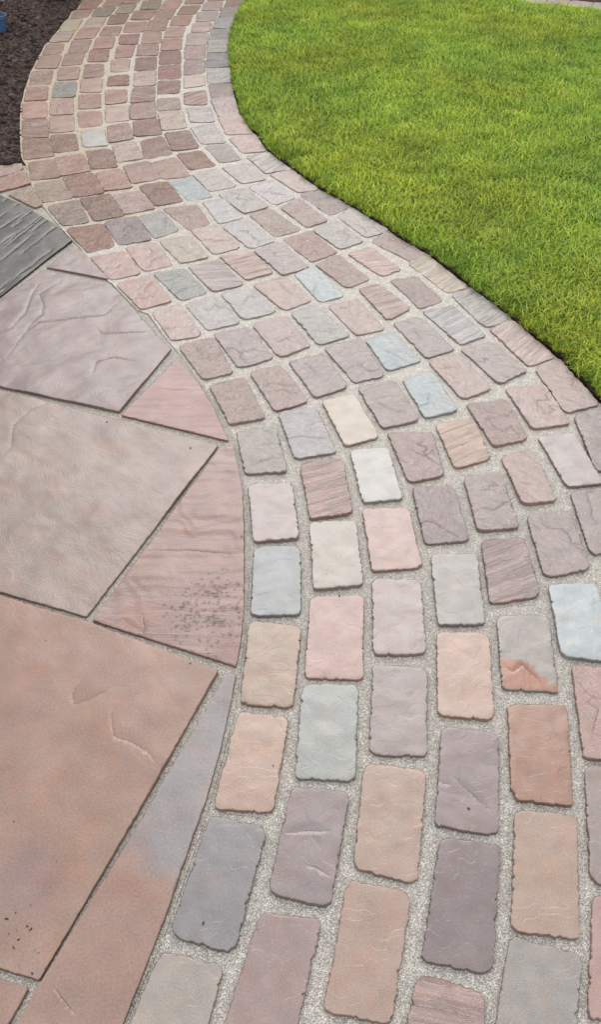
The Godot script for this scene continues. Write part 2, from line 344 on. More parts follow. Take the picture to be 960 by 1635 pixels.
func build(v: PackedVector3Array, uv: PackedVector2Array, col: PackedColorArray, idx: PackedInt32Array) -> ArrayMesh:
	var nr := PackedVector3Array()
	nr.resize(v.size())
	for t in range(0, idx.size(), 3):
		var a := v[idx[t]]
		var n := (v[idx[t + 2]] - a).cross(v[idx[t + 1]] - a)
		nr[idx[t]] += n
		nr[idx[t + 1]] += n
		nr[idx[t + 2]] += n
	for i in nr.size():
		nr[i] = nr[i].normalized()
	var arr := []
	arr.resize(Mesh.ARRAY_MAX)
	arr[Mesh.ARRAY_VERTEX] = v
	arr[Mesh.ARRAY_NORMAL] = nr
	if uv.size(): arr[Mesh.ARRAY_TEX_UV] = uv
	if col.size(): arr[Mesh.ARRAY_COLOR] = col
	arr[Mesh.ARRAY_INDEX] = idx
	var m := ArrayMesh.new()
	m.add_surface_from_arrays(Mesh.PRIMITIVE_TRIANGLES, arr)
	return m


# ---------------------------------------------------------------- textures

func image_from(n: int, f: Callable) -> Image:
	var data := PackedFloat32Array()
	data.resize(n * n)
	for y in n:
		for x in n:
			data[y * n + x] = f.call(x, y)
	return Image.create_from_data(n, n, false, Image.FORMAT_RF, data.to_byte_array())


func stone_materials() -> void:
	var n := 1024
	var px := SIZE_TILE / n * 1000.0                     # millimetres per pixel
	var grain := noise(11, 0.45 * px, 2)
	var soft := noise(12, 0.012 * px, 3)
	var warp := noise(13, 0.010 * px, 3)
	var warp2 := noise(14, 0.018 * px, 2)
	var ridge := noise(15, 0.03 * px, 4)
	ridge.fractal_type = FastNoiseLite.FRACTAL_RIDGED
	var pits := noise(16, 0.12 * px, 2)
	# height fields, one for each kind of split face
	var plain := func(x, y):
		var h: float = 0.5 + 0.16 * soft.get_noise_2d(x, y) + 0.045 * grain.get_noise_2d(x, y)
		var t: float = warp.get_noise_2d(x * 0.8, y * 0.8) * 2.2 + 0.5
		h += 0.14 * (floor(t) + smoothstep(0.93, 1.0, t - floor(t)))
		return h - 0.10 * smoothstep(0.42, 0.6, pits.get_noise_2d(x, y))
	var veined := func(x, y):
		var t: float = (warp.get_noise_2d(x + 400.0, y * 1.7) + 0.25 * warp2.get_noise_2d(x, y)) * 6.0
		var h: float = 0.5 + 0.12 * (floor(t) + smoothstep(0.90, 1.0, t - floor(t)))
		return h + 0.05 * soft.get_noise_2d(x * 2.0, y * 2.0) + 0.05 * grain.get_noise_2d(x, y)
	var striped := func(x, y):
		var sx: float = x * 0.22 + 14.0 * warp2.get_noise_2d(x * 0.4, y * 0.4)
		var t: float = (warp2.get_noise_2d(sx, y * 2.2) + 0.3 * warp.get_noise_2d(x, y)) * 5.0
		var h: float = 0.5 + 0.12 * (floor(t) + smoothstep(0.84, 1.0, t - floor(t)))
		return h + 0.12 * ridge.get_noise_2d(sx, y * 1.3) + 0.05 * grain.get_noise_2d(x, y)
	var rough := func(x, y):
		var t: float = warp2.get_noise_2d(x * 1.2, y * 1.2) * 4.0
		var h: float = 0.5 + 0.14 * (floor(t) + smoothstep(0.86, 1.0, t - floor(t)))
		return h + 0.28 * ridge.get_noise_2d(x, y) + 0.06 * grain.get_noise_2d(x, y)
	var heights := {"p": image_from(n, plain), "v": image_from(n, veined), "s": image_from(n, striped), "r": image_from(n, rough)}
	# colour: grain, mottling and mineral veins of the stone itself
	var mott := noise(21, 0.02 * px, 4)
	var band := noise(22, 0.02 * px, 3)
	var speck := noise(23, 0.35 * px, 2)
	var rust := noise(24, 0.011 * px, 3)
	var tints := []
	for k in 3:
		var im := Image.create(n, n, false, Image.FORMAT_RGB8)
		for y in n:
			for x in n:
				var m := mott.get_noise_2d(x, y) * 0.06
				if k == 1: m += 0.16 * band.get_noise_2d(x * 0.2 + 12.0 * rust.get_noise_2d(x, y), y * 1.6)
				var s := speck.get_noise_2d(x, y)
				if k == 2: m += 0.075 * s
				else: m += 0.04 * s + (0.13 if s > 0.47 else 0.0) - (0.15 if s < -0.56 else 0.0)
				var r := rust.get_noise_2d(x * 1.4, y * 1.4)
				var w := 0.03 * smoothstep(0.1, 0.5, r)
				im.set_pixel(x, y, Color(clampf(0.86 + m + w * 0.6, 0, 1), clampf(0.86 + m - w * 0.3, 0, 1), clampf(0.86 + m - w, 0, 1)))
		tints.append(ImageTexture.create_from_image(im))
	# roughness: rain lies in the hollows and leaves the high spots duller
	var wet := noise(31, 0.016 * px, 4)
	var ri := Image.create(n, n, false, Image.FORMAT_RGB8)
	for y in n:
		for x in n:
			var v := clampf(0.34 + 0.09 * wet.get_noise_2d(x, y) + 0.07 * grain.get_noise_2d(x, y), 0.12, 0.9)
			ri.set_pixel(x, y, Color(v, v, v))
	var rt := ImageTexture.create_from_image(ri)
	for k in heights:
		for slab in 2:
			var m := StandardMaterial3D.new()
			m.vertex_color_use_as_albedo = true
			m.albedo_texture = tints[2 if slab else (1 if k == "s" else 0)]
			m.roughness = 1.0
			m.roughness_texture = rt
			m.metallic_specular = 0.52 if slab else 0.72
			m.clearcoat_enabled = true
			m.clearcoat = 0.12 if slab else 0.2
			m.clearcoat_roughness = 0.3
			m.heightmap_enabled = true
			m.heightmap_texture = ImageTexture.create_from_image(heights[k])
			m.heightmap_scale = ({"p": 0.10, "v": 0.22, "s": 0.26, "r": 0.5} if slab else {"p": 0.15, "v": 0.95, "s": 0.9, "r": 1.2})[k]
			faces[k + ("slab" if slab else "")] = m


func speckle(n: int, mm: float, s: int, a: Color, b: Color, c: Color) -> Array:
	# coarse sand: grains of a few tones and a matching relief
	var cell := noise(s, 1.0, 1, FastNoiseLite.TYPE_CELLULAR)
	cell.frequency = 1.0 / mm
	cell.cellular_jitter = 1.0
	cell.cellular_return_type = FastNoiseLite.RETURN_CELL_VALUE
	var dist := noise(s, 1.0, 1, FastNoiseLite.TYPE_CELLULAR)
	dist.frequency = 1.0 / mm
	dist.cellular_return_type = FastNoiseLite.RETURN_DISTANCE
	var big := noise(s + 1, 0.012, 3)
	var im := Image.create(n, n, false, Image.FORMAT_RGB8)
	var hf := PackedFloat32Array()
	hf.resize(n * n)
	for y in n:
		for x in n:
			var v := cell.get_noise_2d(x, y) * 0.5 + 0.5
			var col := a.lerp(b, clampf(v * 1.6, 0, 1)) if v < 0.62 else b.lerp(c, (v - 0.62) / 0.38)
			var k := 1.0 + 0.10 * big.get_noise_2d(x, y)
			im.set_pixel(x, y, Color(col.r * k, col.g * k, col.b * k))
			hf[y * n + x] = 0.6 - 0.45 * (dist.get_noise_2d(x, y) + 1.0) + 0.25 * v + 0.3 * big.get_noise_2d(x, y)
	return [ImageTexture.create_from_image(im), ImageTexture.create_from_image(Image.create_from_data(n, n, false, Image.FORMAT_RF, hf.to_byte_array()))]


func surface_mat(tex: Array, bump_cm: float, rough: float, spec := 0.5) -> StandardMaterial3D:
	var m := StandardMaterial3D.new()
	m.albedo_texture = tex[0]
	m.vertex_color_use_as_albedo = true
	m.heightmap_enabled = true
	m.heightmap_texture = tex[1]
	m.heightmap_scale = bump_cm
	m.roughness = rough
	m.metallic_specular = spec
	return m


# ---------------------------------------------------------------- stones

func outline_of(q: PackedVector2Array, step: float, r_min: float, r_max: float, wear: float, s: float) -> PackedVector2Array:
	# the polygon with rounded corners and worn, uneven edges; clockwise from above
	var out := PackedVector2Array()
	var n := q.size()
	for i in n:
		var a := q[(i + n - 1) % n]
		var b := q[i]
		var c := q[(i + 1) % n]
		var r := rng.randf_range(r_min, r_max)
		r = minf(r, minf(a.distance_to(b), c.distance_to(b)) * 0.4)
		var p0 := b + (a - b).normalized() * r
		var p1 := b + (c - b).normalized() * r
		var bend := 1 if r_max < 0.004 else 4
		for k in bend + 1:
			var t := float(k) / bend
			out.append(p0 * (1 - t) * (1 - t) + b * 2 * t * (1 - t) + p1 * t * t)
		var d := q[(i + 2) % n]
		var r2 := minf(r_max, c.distance_to(b) * 0.4)
		var e := c + (b - c).normalized() * r2
		var run := p1.distance_to(e)
		var m := int(run / step)
		for k in range(1, m):
			out.append(p1.lerp(e, float(k) / m))
	var worn := PackedVector2Array()
	n = out.size()
	for i in n:
		var tg := (out[(i + 1) % n] - out[(i + n - 1) % n]).normalized()
		var nrm := Vector2(-tg.y, tg.x)                  # inwards for a clockwise outline
		var w := chip.get_noise_3d(out[i].x * 1000.0, out[i].y * 1000.0, s)
		var w2 := chip.get_noise_3d(out[i].x * 3400.0, out[i].y * 3400.0, s + 50.0)
		worn.append(out[i] - nrm * (wear * 0.8 + (0.0027 * smoothstep(-1.5, -3.0, out[i].y) if r_max > 0.004 else 0.0)) + nrm * wear * (0.55 * w + 0.75 * w2 + maxf(0.0, w - 0.35) * 3.0 + maxf(0.0, w2 - 0.4) * 2.0))
	return worn


func stone(q: PackedVector2Array, colour: Color, step: float, cell: float, corner: Vector2, wear: float, bevel: float, top: float, relief: float, face: String, uv_scale: float, patch := "", broad := 1.0) -> ArrayMesh:
	# side wall and chipped arris as rings round the outline, then a split face meshed inside the last ring
	var s := rng.randf() * 900.0
	var edge := outline_of(q, step, corner.x, corner.y, wear, s)
	var n := edge.size()
	var mid := Vector2.ZERO
	for p in edge: mid += p / n
	var turn := rng.randf() * TAU
	if face == "s": turn = (q[1] - q[0]).angle() + rng.randf_range(-0.5, 0.5)
	var shift := Vector2(rng.randf_range(0.3, 0.7), rng.randf_range(0.3, 0.7))
	if uv_scale < 0.9:                                   # a slab
		shift = Vector2(0.5, 0.5)
		if face == "s": turn = deg_to_rad(-66.0) if patch == "slab_dark" else 0.05
	var tilt := Vector2(rng.randf_range(-1, 1), rng.randf_range(-1, 1)) * 0.010
	var crust := colour * Color(0.40, 0.29, 0.23)        # iron-stained skin of the hammered sides, with joint shade darkened into it
	var along := (q[1] - q[0]).normalized()
	var height := func(p: Vector2) -> float:
		var t := wave.get_noise_3d(p.x * 800.0 * broad, p.y * 800.0 * broad, s) * 4.0
		var fl := floorf(t)
		var h := relief * 0.35 * (fl + smoothstep(0.55, 1.0, t - fl)) + relief * 0.5 * wave.get_noise_3d(p.x * 420.0 * broad, p.y * 420.0 * broad, s + 90.0)
		return top + clampf(h, -0.0016, 0.004) + tilt.dot(p - mid) * broad
	var v := PackedVector3Array()
	var flat := PackedVector2Array()
	var col := PackedColorArray()
	var idx := PackedInt32Array()
	var rim := PackedVector2Array()
	for k in 4:
		for i in n:
			var b := edge[i]
			var to := mid - b
			var bite := clampf(chip.get_noise_3d(b.x * 700.0, b.y * 700.0, s + 200.0) * 1.6, 0.0, 1.0)
			var w := bevel * (1.0 + 1.6 * bite)
			var p := b + to.normalized() * minf([0.0, 0.0, w * 0.45, w][k], to.length() * 0.3)
			var h: float = height.call(p)
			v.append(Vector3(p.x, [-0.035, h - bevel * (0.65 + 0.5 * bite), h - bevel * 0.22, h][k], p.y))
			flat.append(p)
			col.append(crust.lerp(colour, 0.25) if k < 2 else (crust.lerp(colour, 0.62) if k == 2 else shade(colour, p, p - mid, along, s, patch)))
			if k == 3: rim.append(p)
	for k in 3:
		for i in n:
			var a := k * n + i
			var b := k * n + (i + 1) % n
			idx.append_array([a, b, a + n, b, b + n, a + n])
	var pts := rim.duplicate()
	# clefts: a groove with one side a little lower
	var lines := []
	for line in cleft_lines:
		if Geometry2D.is_point_in_polygon(line[line.size() / 2], rim): lines.append(line)
	if lines.is_empty() and face in "vr" and cell < 0.02 and broad == 1.0:
		for k in rng.randi_range(1, 3 if face == "r" else 2):
			var dir := Vector2.from_angle(rng.randf() * TAU)
			var o := mid + Vector2(rng.randf_range(-0.03, 0.03), rng.randf_range(-0.05, 0.05))
			var ln := PackedVector2Array()
			var len := rng.randf_range(0.03, 0.09)
			for j in 9:
				var f := j / 4.0 - 1.0
				ln.append(o + dir * f * len + dir.orthogonal() * 0.016 * wave.get_noise_2d(f * 160.0 + s * 9.0, s * 31.0 + k * 80.0) * 2.0)
			lines.append(ln)
	if patch == "slab_dark":                             # fine parallel clefts along the bed of the dark slab
		for k in 34:
			var dir := Vector2(0.40, -0.92).rotated(rng.randf_range(-0.06, 0.06))
			var o := mid + Vector2(rng.randf_range(-0.2, 0.18), rng.randf_range(-0.42, 0.42))
			var ln := PackedVector2Array()
			var len := rng.randf_range(0.03, 0.16)
			for j in 7:
				var f := j / 3.0 - 1.0
				ln.append(o + dir * f * len + dir.orthogonal() * 0.006 * wave.get_noise_2d(f * 200.0 + k * 50.0, k * 31.0))
			lines.append(ln)
	var groove := PackedVector2Array()
	var drop := PackedFloat32Array()
	for line in lines:
		var c := Curve2D.new()
		for p in line: c.add_point(p)
		var m := int(c.get_baked_length() / (0.004 if cell < 0.012 else 0.007))
		for j in range(1, m):
			var p := c.sample_baked(c.get_baked_length() * j / m)
			var e := c.sample_baked(c.get_baked_length() * j / m + 0.002)
			var nrm := (e - p).normalized().orthogonal()
			p += nrm * 0.0016 * chip.get_noise_2d(p.x * 3000.0, p.y * 3000.0)
			var f := sin(PI * j / m)
			for side in [-1, 0, 1]: 
				var at: Vector2 = p + nrm * (0.0012 if cell < 0.012 else 0.0022) * side
				if not Geometry2D.is_point_in_polygon(at, rim): continue
				groove.append(at)
				drop.append((0.0 if side < 0 else (-0.0034 if side == 0 else -0.0010)) * f)
	var inner := Geometry2D.offset_polygon(rim, -cell * 0.55)
	var lo := edge[0]
	var hi := edge[0]
	for p in edge:
		lo = lo.min(p)
		hi = hi.max(p)
	var rows_n := int((hi.y - lo.y) / (cell * 0.87)) + 1
	var cols_n := int((hi.x - lo.x) / cell) + 2
	for j in rows_n:
		for i in cols_n:
			var p := lo + Vector2((i + (0.5 if j % 2 else 0.0)) * cell, j * cell * 0.87) + Vector2(rng.randf_range(-0.12, 0.12), rng.randf_range(-0.12, 0.12)) * cell
			var free := false
			for poly in inner: free = free or Geometry2D.is_point_in_polygon(p, poly)
			for g in groove:
				if not free: break
				free = p.distance_squared_to(g) > cell * cell * 0.2
			if free: pts.append(p)
	var plain_n := pts.size()
	pts.append_array(groove)
	for k in range(n, pts.size()):
		var p := pts[k]
		v.append(Vector3(p.x, height.call(p) + (drop[k - plain_n] if k >= plain_n else 0.0), p.y))
		flat.append(p)
		col.append(shade(colour, p, p - mid, along, s, patch))
	var tri := Geometry2D.triangulate_delaunay(pts)
	var off := 3 * n                                     # pts[k] is vertex k + 3n
	for t in range(0, tri.size(), 3):
		var a := pts[tri[t]]
		var b := pts[tri[t + 1]]
		var c := pts[tri[t + 2]]
		if tri[t] < n and tri[t + 1] < n and tri[t + 2] < n and not Geometry2D.is_point_in_polygon((a + b + c) / 3.0, rim): continue
		var turns := (b - a).cross(c - a)
		if absf(turns) < 1e-10: continue
		if turns > 0: idx.append_array([tri[t] + off, tri[t + 1] + off, tri[t + 2] + off])
		else: idx.append_array([tri[t] + off, tri[t + 2] + off, tri[t + 1] + off])
	var uv := PackedVector2Array()
	for p in flat: uv.append((p - mid).rotated(-turn) / SIZE_TILE * uv_scale + shift)
	return build(v, uv, col, idx)


func shade(c: Color, p: Vector2, l: Vector2, along: Vector2, s: float, patch: String) -> Color:
	# broad mineral colouring of the one stone
	var m := wave.get_noise_3d(p.x * 500.0, p.y * 500.0, s + 300.0)
	var k := 1.0 + 0.05 * m
	var w := wave.get_noise_3d(p.x * 700.0, p.y * 700.0, s + 400.0) * 0.025
	var o := Color(c.r * (k + w), c.g * k, c.b * (k - w))
	if patch == "twotone":                               # a raw orange corner where the grey skin has come off
		var a := l.dot(along)
		var b := l.dot(Vector2(-along.y, along.x))
		if b - a * 0.9 + 0.03 * m + 0.012 * chip.get_noise_2d(p.x * 1600.0, p.y * 1600.0) > 0.052: o = Color(0.36, 0.16, 0.10)
	elif patch == "slab_sliver":                         # grey at the far end, orange nearer
		var f := smoothstep(-0.09, 0.03, p.y + 0.78 - p.x * 1.3 - 0.36 + 0.05 * m)
		o = Color(0.315, 0.285, 0.285).lerp(o, f)
	elif patch == "slab_rose":                           # dark mineral freckles near the lower right
		var d := Vector2((p.x + 0.20) / 0.11, (p.y + 1.33) / 0.15).length() + 0.7 * m
		var f := noise_fleck(p)
		if d < 1.0 and f > 0.1 + 0.5 * d: o = Color(o.r * 0.40, o.g * 0.40, o.b * 0.46)
	elif patch == "slab_orange":
		var d := p.distance_to(Vector2(-0.47, -0.76)) / 0.11
		o = o.lerp(Color(0.26, 0.20, 0.20), 0.45 * smoothstep(1.0, 0.1, d + 0.3 * m))
		o = o.lerp(Color(0.36, 0.26, 0.20), 0.3 * smoothstep(0.0, 0.5, wave.get_noise_3d(p.x * 260.0, p.y * 260.0, 7.0)))
	return o


func noise_fleck(p: Vector2) -> float:
	return chip.get_noise_3d(p.x * 2600.0, p.y * 2600.0, 77.0)


func corners(a: Array) -> PackedVector2Array:
	var q := PackedVector2Array()
	for i in range(2, a.size(), 2): q.append(Vector2(a[i], a[i + 1]))
	return q


func sett(a: Array, parent: Node) -> void:
	var q := corners(a)
	var d := 1.5 - (q[0].y + q[2].y) * 0.5               # coarser meshes for the far ones
	var step := 0.0042 if d < 3.6 else (0.009 if d < 5.5 else 0.014)
	var cell := 0.008 if d < 3.6 else (0.013 if d < 5.0 else 0.022)
	var c: Color = albedo_of(palette[a[0]])
	var k := rng.randf_range(0.94, 1.06)
	c = Color(c.r * k * rng.randf_range(0.98, 1.02), c.g * k, c.b * k * rng.randf_range(0.98, 1.02))
	var relief: float = {"p": 0.0008, "v": 0.0017, "s": 0.0017, "r": 0.0028}[a[1]]
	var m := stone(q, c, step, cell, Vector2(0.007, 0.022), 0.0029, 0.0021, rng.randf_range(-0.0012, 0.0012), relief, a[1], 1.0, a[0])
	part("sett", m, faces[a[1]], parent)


func moved(a: Array, by: Vector2, colour := "", face := "") -> Array:
	var o := [colour if colour else a[0], face if face else a[1]]
	for i in range(2, a.size(), 2):
		o.append(a[i] + by.x)
		o.append(a[i + 1] + by.y)
	return o


func centre(a: Array) -> Vector2:
	return Vector2((a[2] + a[4] + a[6] + a[8]) / 4.0, (a[3] + a[5] + a[7] + a[9]) / 4.0)


func across(a: Array) -> Vector2:
	return Vector2(a[4] - a[2] + a[6] - a[8], a[5] - a[3] + a[7] - a[9]).normalized() * 0.128


func sheet(poly: PackedVector2Array, y: float, scale: float, colour: Color) -> ArrayMesh:
	var v := PackedVector3Array()
	var uv := PackedVector2Array()
	var col := PackedColorArray()
	for p in poly:
		v.append(Vector3(p.x, y, p.y))
		uv.append(p / scale)
		col.append(colour)
	var idx := Geometry2D.triangulate_polygon(poly)
	for t in range(0, idx.size(), 3):
		var a := v[idx[t]]
		if (v[idx[t + 2]] - a).cross(v[idx[t + 1]] - a).y < 0:
			var k := idx[t + 1]
			idx[t + 1] = idx[t + 2]
			idx[t + 2] = k
	return build(v, uv, col, idx)


func resample(pts: PackedVector2Array, n: int) -> PackedVector2Array:
	var c := Curve2D.new()
	for p in pts: c.add_point(p)
	c.bake_interval = 0.01
	var out := PackedVector2Array()
	for i in n: out.append(c.sample_baked(c.get_baked_length() * i / (n - 1)))
	return out


func _ready() -> void:
	# ---------------- camera, sky, light
	var cam := Camera3D.new()
	cam.position = Vector3(0, 1.52, 0)
	cam.rotation = Vector3(deg_to_rad(-42.35), 0, deg_to_rad(-0.8))
	cam.fov = 57.18
	cam.near = 0.05
	cam.far = 400.0
	put(cam, "camera")
	cam.current = true
	var env := Environment.new()
	env.background_mode = Environment.BG_SKY
	var sm := ProceduralSkyMaterial.new()
	sm.sky_top_color = Color(0.83, 0.84, 0.86)
	sm.sky_horizon_color = Color(1.0, 0.995, 0.985)
	sm.sky_curve = 0.5
	sm.ground_bottom_color = Color(0.25, 0.24, 0.22)
	sm.ground_horizon_color = Color(0.6, 0.6, 0.6)
	sm.energy_multiplier = 1.1
	var sky := Sky.new()
	sky.sky_material = sm
	env.sky = sky
	env.tonemap_mode = Environment.TONE_MAPPER_LINEAR
	env.tonemap_exposure = 1.92
	env.sdfgi_enabled = true
	env.ssao_enabled = true
	env.ssil_enabled = true
	var we := WorldEnvironment.new()
	we.environment = env
	put(we, "environment")
	var sun := DirectionalLight3D.new()
	sun.light_energy = 0.25
	sun.light_color = Color(1.0, 0.98, 0.965)
	sun.light_angular_distance = 40.0
	sun.shadow_enabled = true
	sun.rotation = Vector3(deg_to_rad(-37), deg_to_rad(176), 0)
	put(sun, "sun")

	rng.seed = 4711
	wave.seed = 5
	wave.noise_type = FastNoiseLite.TYPE_SIMPLEX_SMOOTH
	wave.frequency = 0.016
	wave.fractal_octaves = 3
	chip.seed = 9
	chip.noise_type = FastNoiseLite.TYPE_SIMPLEX_SMOOTH
	chip.frequency = 0.055
	chip.fractal_octaves = 2
	stone_materials()
	for a in clefts:
		var ln := PackedVector2Array()
		for i in range(0, a.size(), 2): ln.append(Vector2(a[i], a[i + 1]))
		cleft_lines.append(ln)
	var sand := speckle(512, 5.0, 41, Color8(116, 111, 104), Color8(182, 177, 168), Color8(238, 235, 228))
	mats.mortar = surface_mat(sand, 0.16, 0.36, 0.9)
	var earth := speckle(512, 11.0, 43, Color8(42, 32, 29), Color8(72, 58, 53), Color8(110, 94, 88))
	mats.soil = surface_mat(earth, 1.2, 0.95, 0.25)
	mats.clod = StandardMaterial3D.new()
	mats.clod.vertex_color_use_as_albedo = true
	mats.clod.roughness = 0.85
	mats.clod.metallic_specular = 0.3

	# ---------------- ground
	var g := 150.0
	var base := part("ground", sheet(PackedVector2Array([Vector2(-g, -g), Vector2(g, -g), Vector2(g, g), Vector2(-g, g)]), -0.075, 0.5, Color(0.8, 0.8, 0.8)), mats.soil)
	tag(base, "bare brown earth under and around the paving", "", "", "structure")

	# ---------------- the path: each row runs on past the frame, near and far
	for k in rows:
		var r: Array = rows[k]
		var t := centre(r[0]) - centre(r[1])
		r.push_front(moved(r[0], t * 1.02, "pink" if k in "BDF" else "lilac", "p"))
		var u := centre(r[-1]) - centre(r[-2])
		for i in 2: r.append(moved(r[-1], u, "russet", "p"))
	var more := []
	for i in 5: more.append(moved(rows.F[i], across(rows.F[i]), ["lilac", "peach", "mauve", "blush", "ash"][i], "v"))
	rows.G.pop_front()
	rows.H.pop_front()
	var right := []
	for i in 5: right.append(moved(more[i], across(more[i]), ["pink", "mauve", "peach", "lilac", "blush"][i], "v"))
	right.append(moved(rows.G[0], across(rows.G[0]), "pink", "v"))
	rows.G = more + rows.G
	rows.H = right + rows.H
	var path := Node3D.new()
	put(path, "path")
	tag(path, "curved path of pink, grey and brown sandstone setts in pale mortar", "", "", "structure")
	var left_edge := PackedVector2Array()
	for a in rows.A:
		left_edge.append(Vector2(a[8], a[9]))
		left_edge.append(Vector2(a[2], a[3]))
	var right_edge := PackedVector2Array()
	for a in rows.H:
		right_edge.append(Vector2(a[6], a[7]))
		right_edge.append(Vector2(a[4], a[5]))
	var le := resample(left_edge, 140)
	var re := resample(right_edge, 140)
	var v := PackedVector3Array()
	var uv := PackedVector2Array()
	var col := PackedColorArray()
	var idx := PackedInt32Array()
	for i in 140:
		var out := (le[i] - re[i]).normalized()
		for j in 17:
			var p := (le[i] + out * 0.014).lerp(re[i] - out * 0.004, j / 16.0)
			var y := -0.0095 + 0.0015 * wave.get_noise_2d(p.x * 300.0, p.y * 300.0)
			y += 0.0056 * smoothstep(-1.6, -2.9, p.y)                   # the joints are filled higher on the far stretch
			v.append(Vector3(p.x, y, p.y))
			uv.append(p / 0.15)
			var f := smoothstep(-2.9, -3.6, p.y) * smoothstep(0.75, 0.1, j / 16.0)
			col.append(Color(0.79, 0.775, 0.75).lerp(Color(1.0, 0.98, 0.955), smoothstep(-1.3, -2.4, p.y)).lerp(Color(0.82, 0.66, 0.47), f * 0.85))  # lightens away from the near end: wet sheen put into the colour
			if i and j: idx.append_array([(i - 1) * 17 + j - 1, i * 17 + j - 1, (i - 1) * 17 + j, i * 17 + j - 1, i * 17 + j, (i - 1) * 17 + j])
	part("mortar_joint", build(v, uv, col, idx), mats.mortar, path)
	for k in rows:
		for a in rows[k]: sett(a, path)
	for a in ring: sett(a, path)

	# ---------------- the patio
	var patio := Node3D.new()
	put(patio, "patio")
	tag(patio, "riven sandstone flags laid to a circle beside the path", "", "", "structure")
	var bed := PackedVector2Array([Vector2(-1.9, 0.3), Vector2(-1.9, -3.81), Vector2(-1.13, -3.81)])
	for i in range(le.size() - 1, -1, -1):
		if le[i].y > -3.80: bed.append(le[i] - Vector2(0.010, 0))
	part("mortar_joint", sheet(bed, -0.0075, 0.15, Color(0.72, 0.70, 0.66)), mats.mortar, patio)
	for a in slabs:
		var q := corners(a)
		var c: Color = albedo_of(palette[a[0]])
		var m := stone(q, c, 0.006, 0.0055 if a[0] == "slab_rose" else 0.011, Vector2(0.001, 0.003), 0.0009, 0.0020, 0.001, 0.0035 if a[1] != "p" else 0.002, a[1], 0.5, a[0], 0.3)
		part("paving_slab", m, faces[a[1] + "slab"], patio)

	build_debris()
	build_lawn(re)
	build_bed(le)
	build_added_fence()


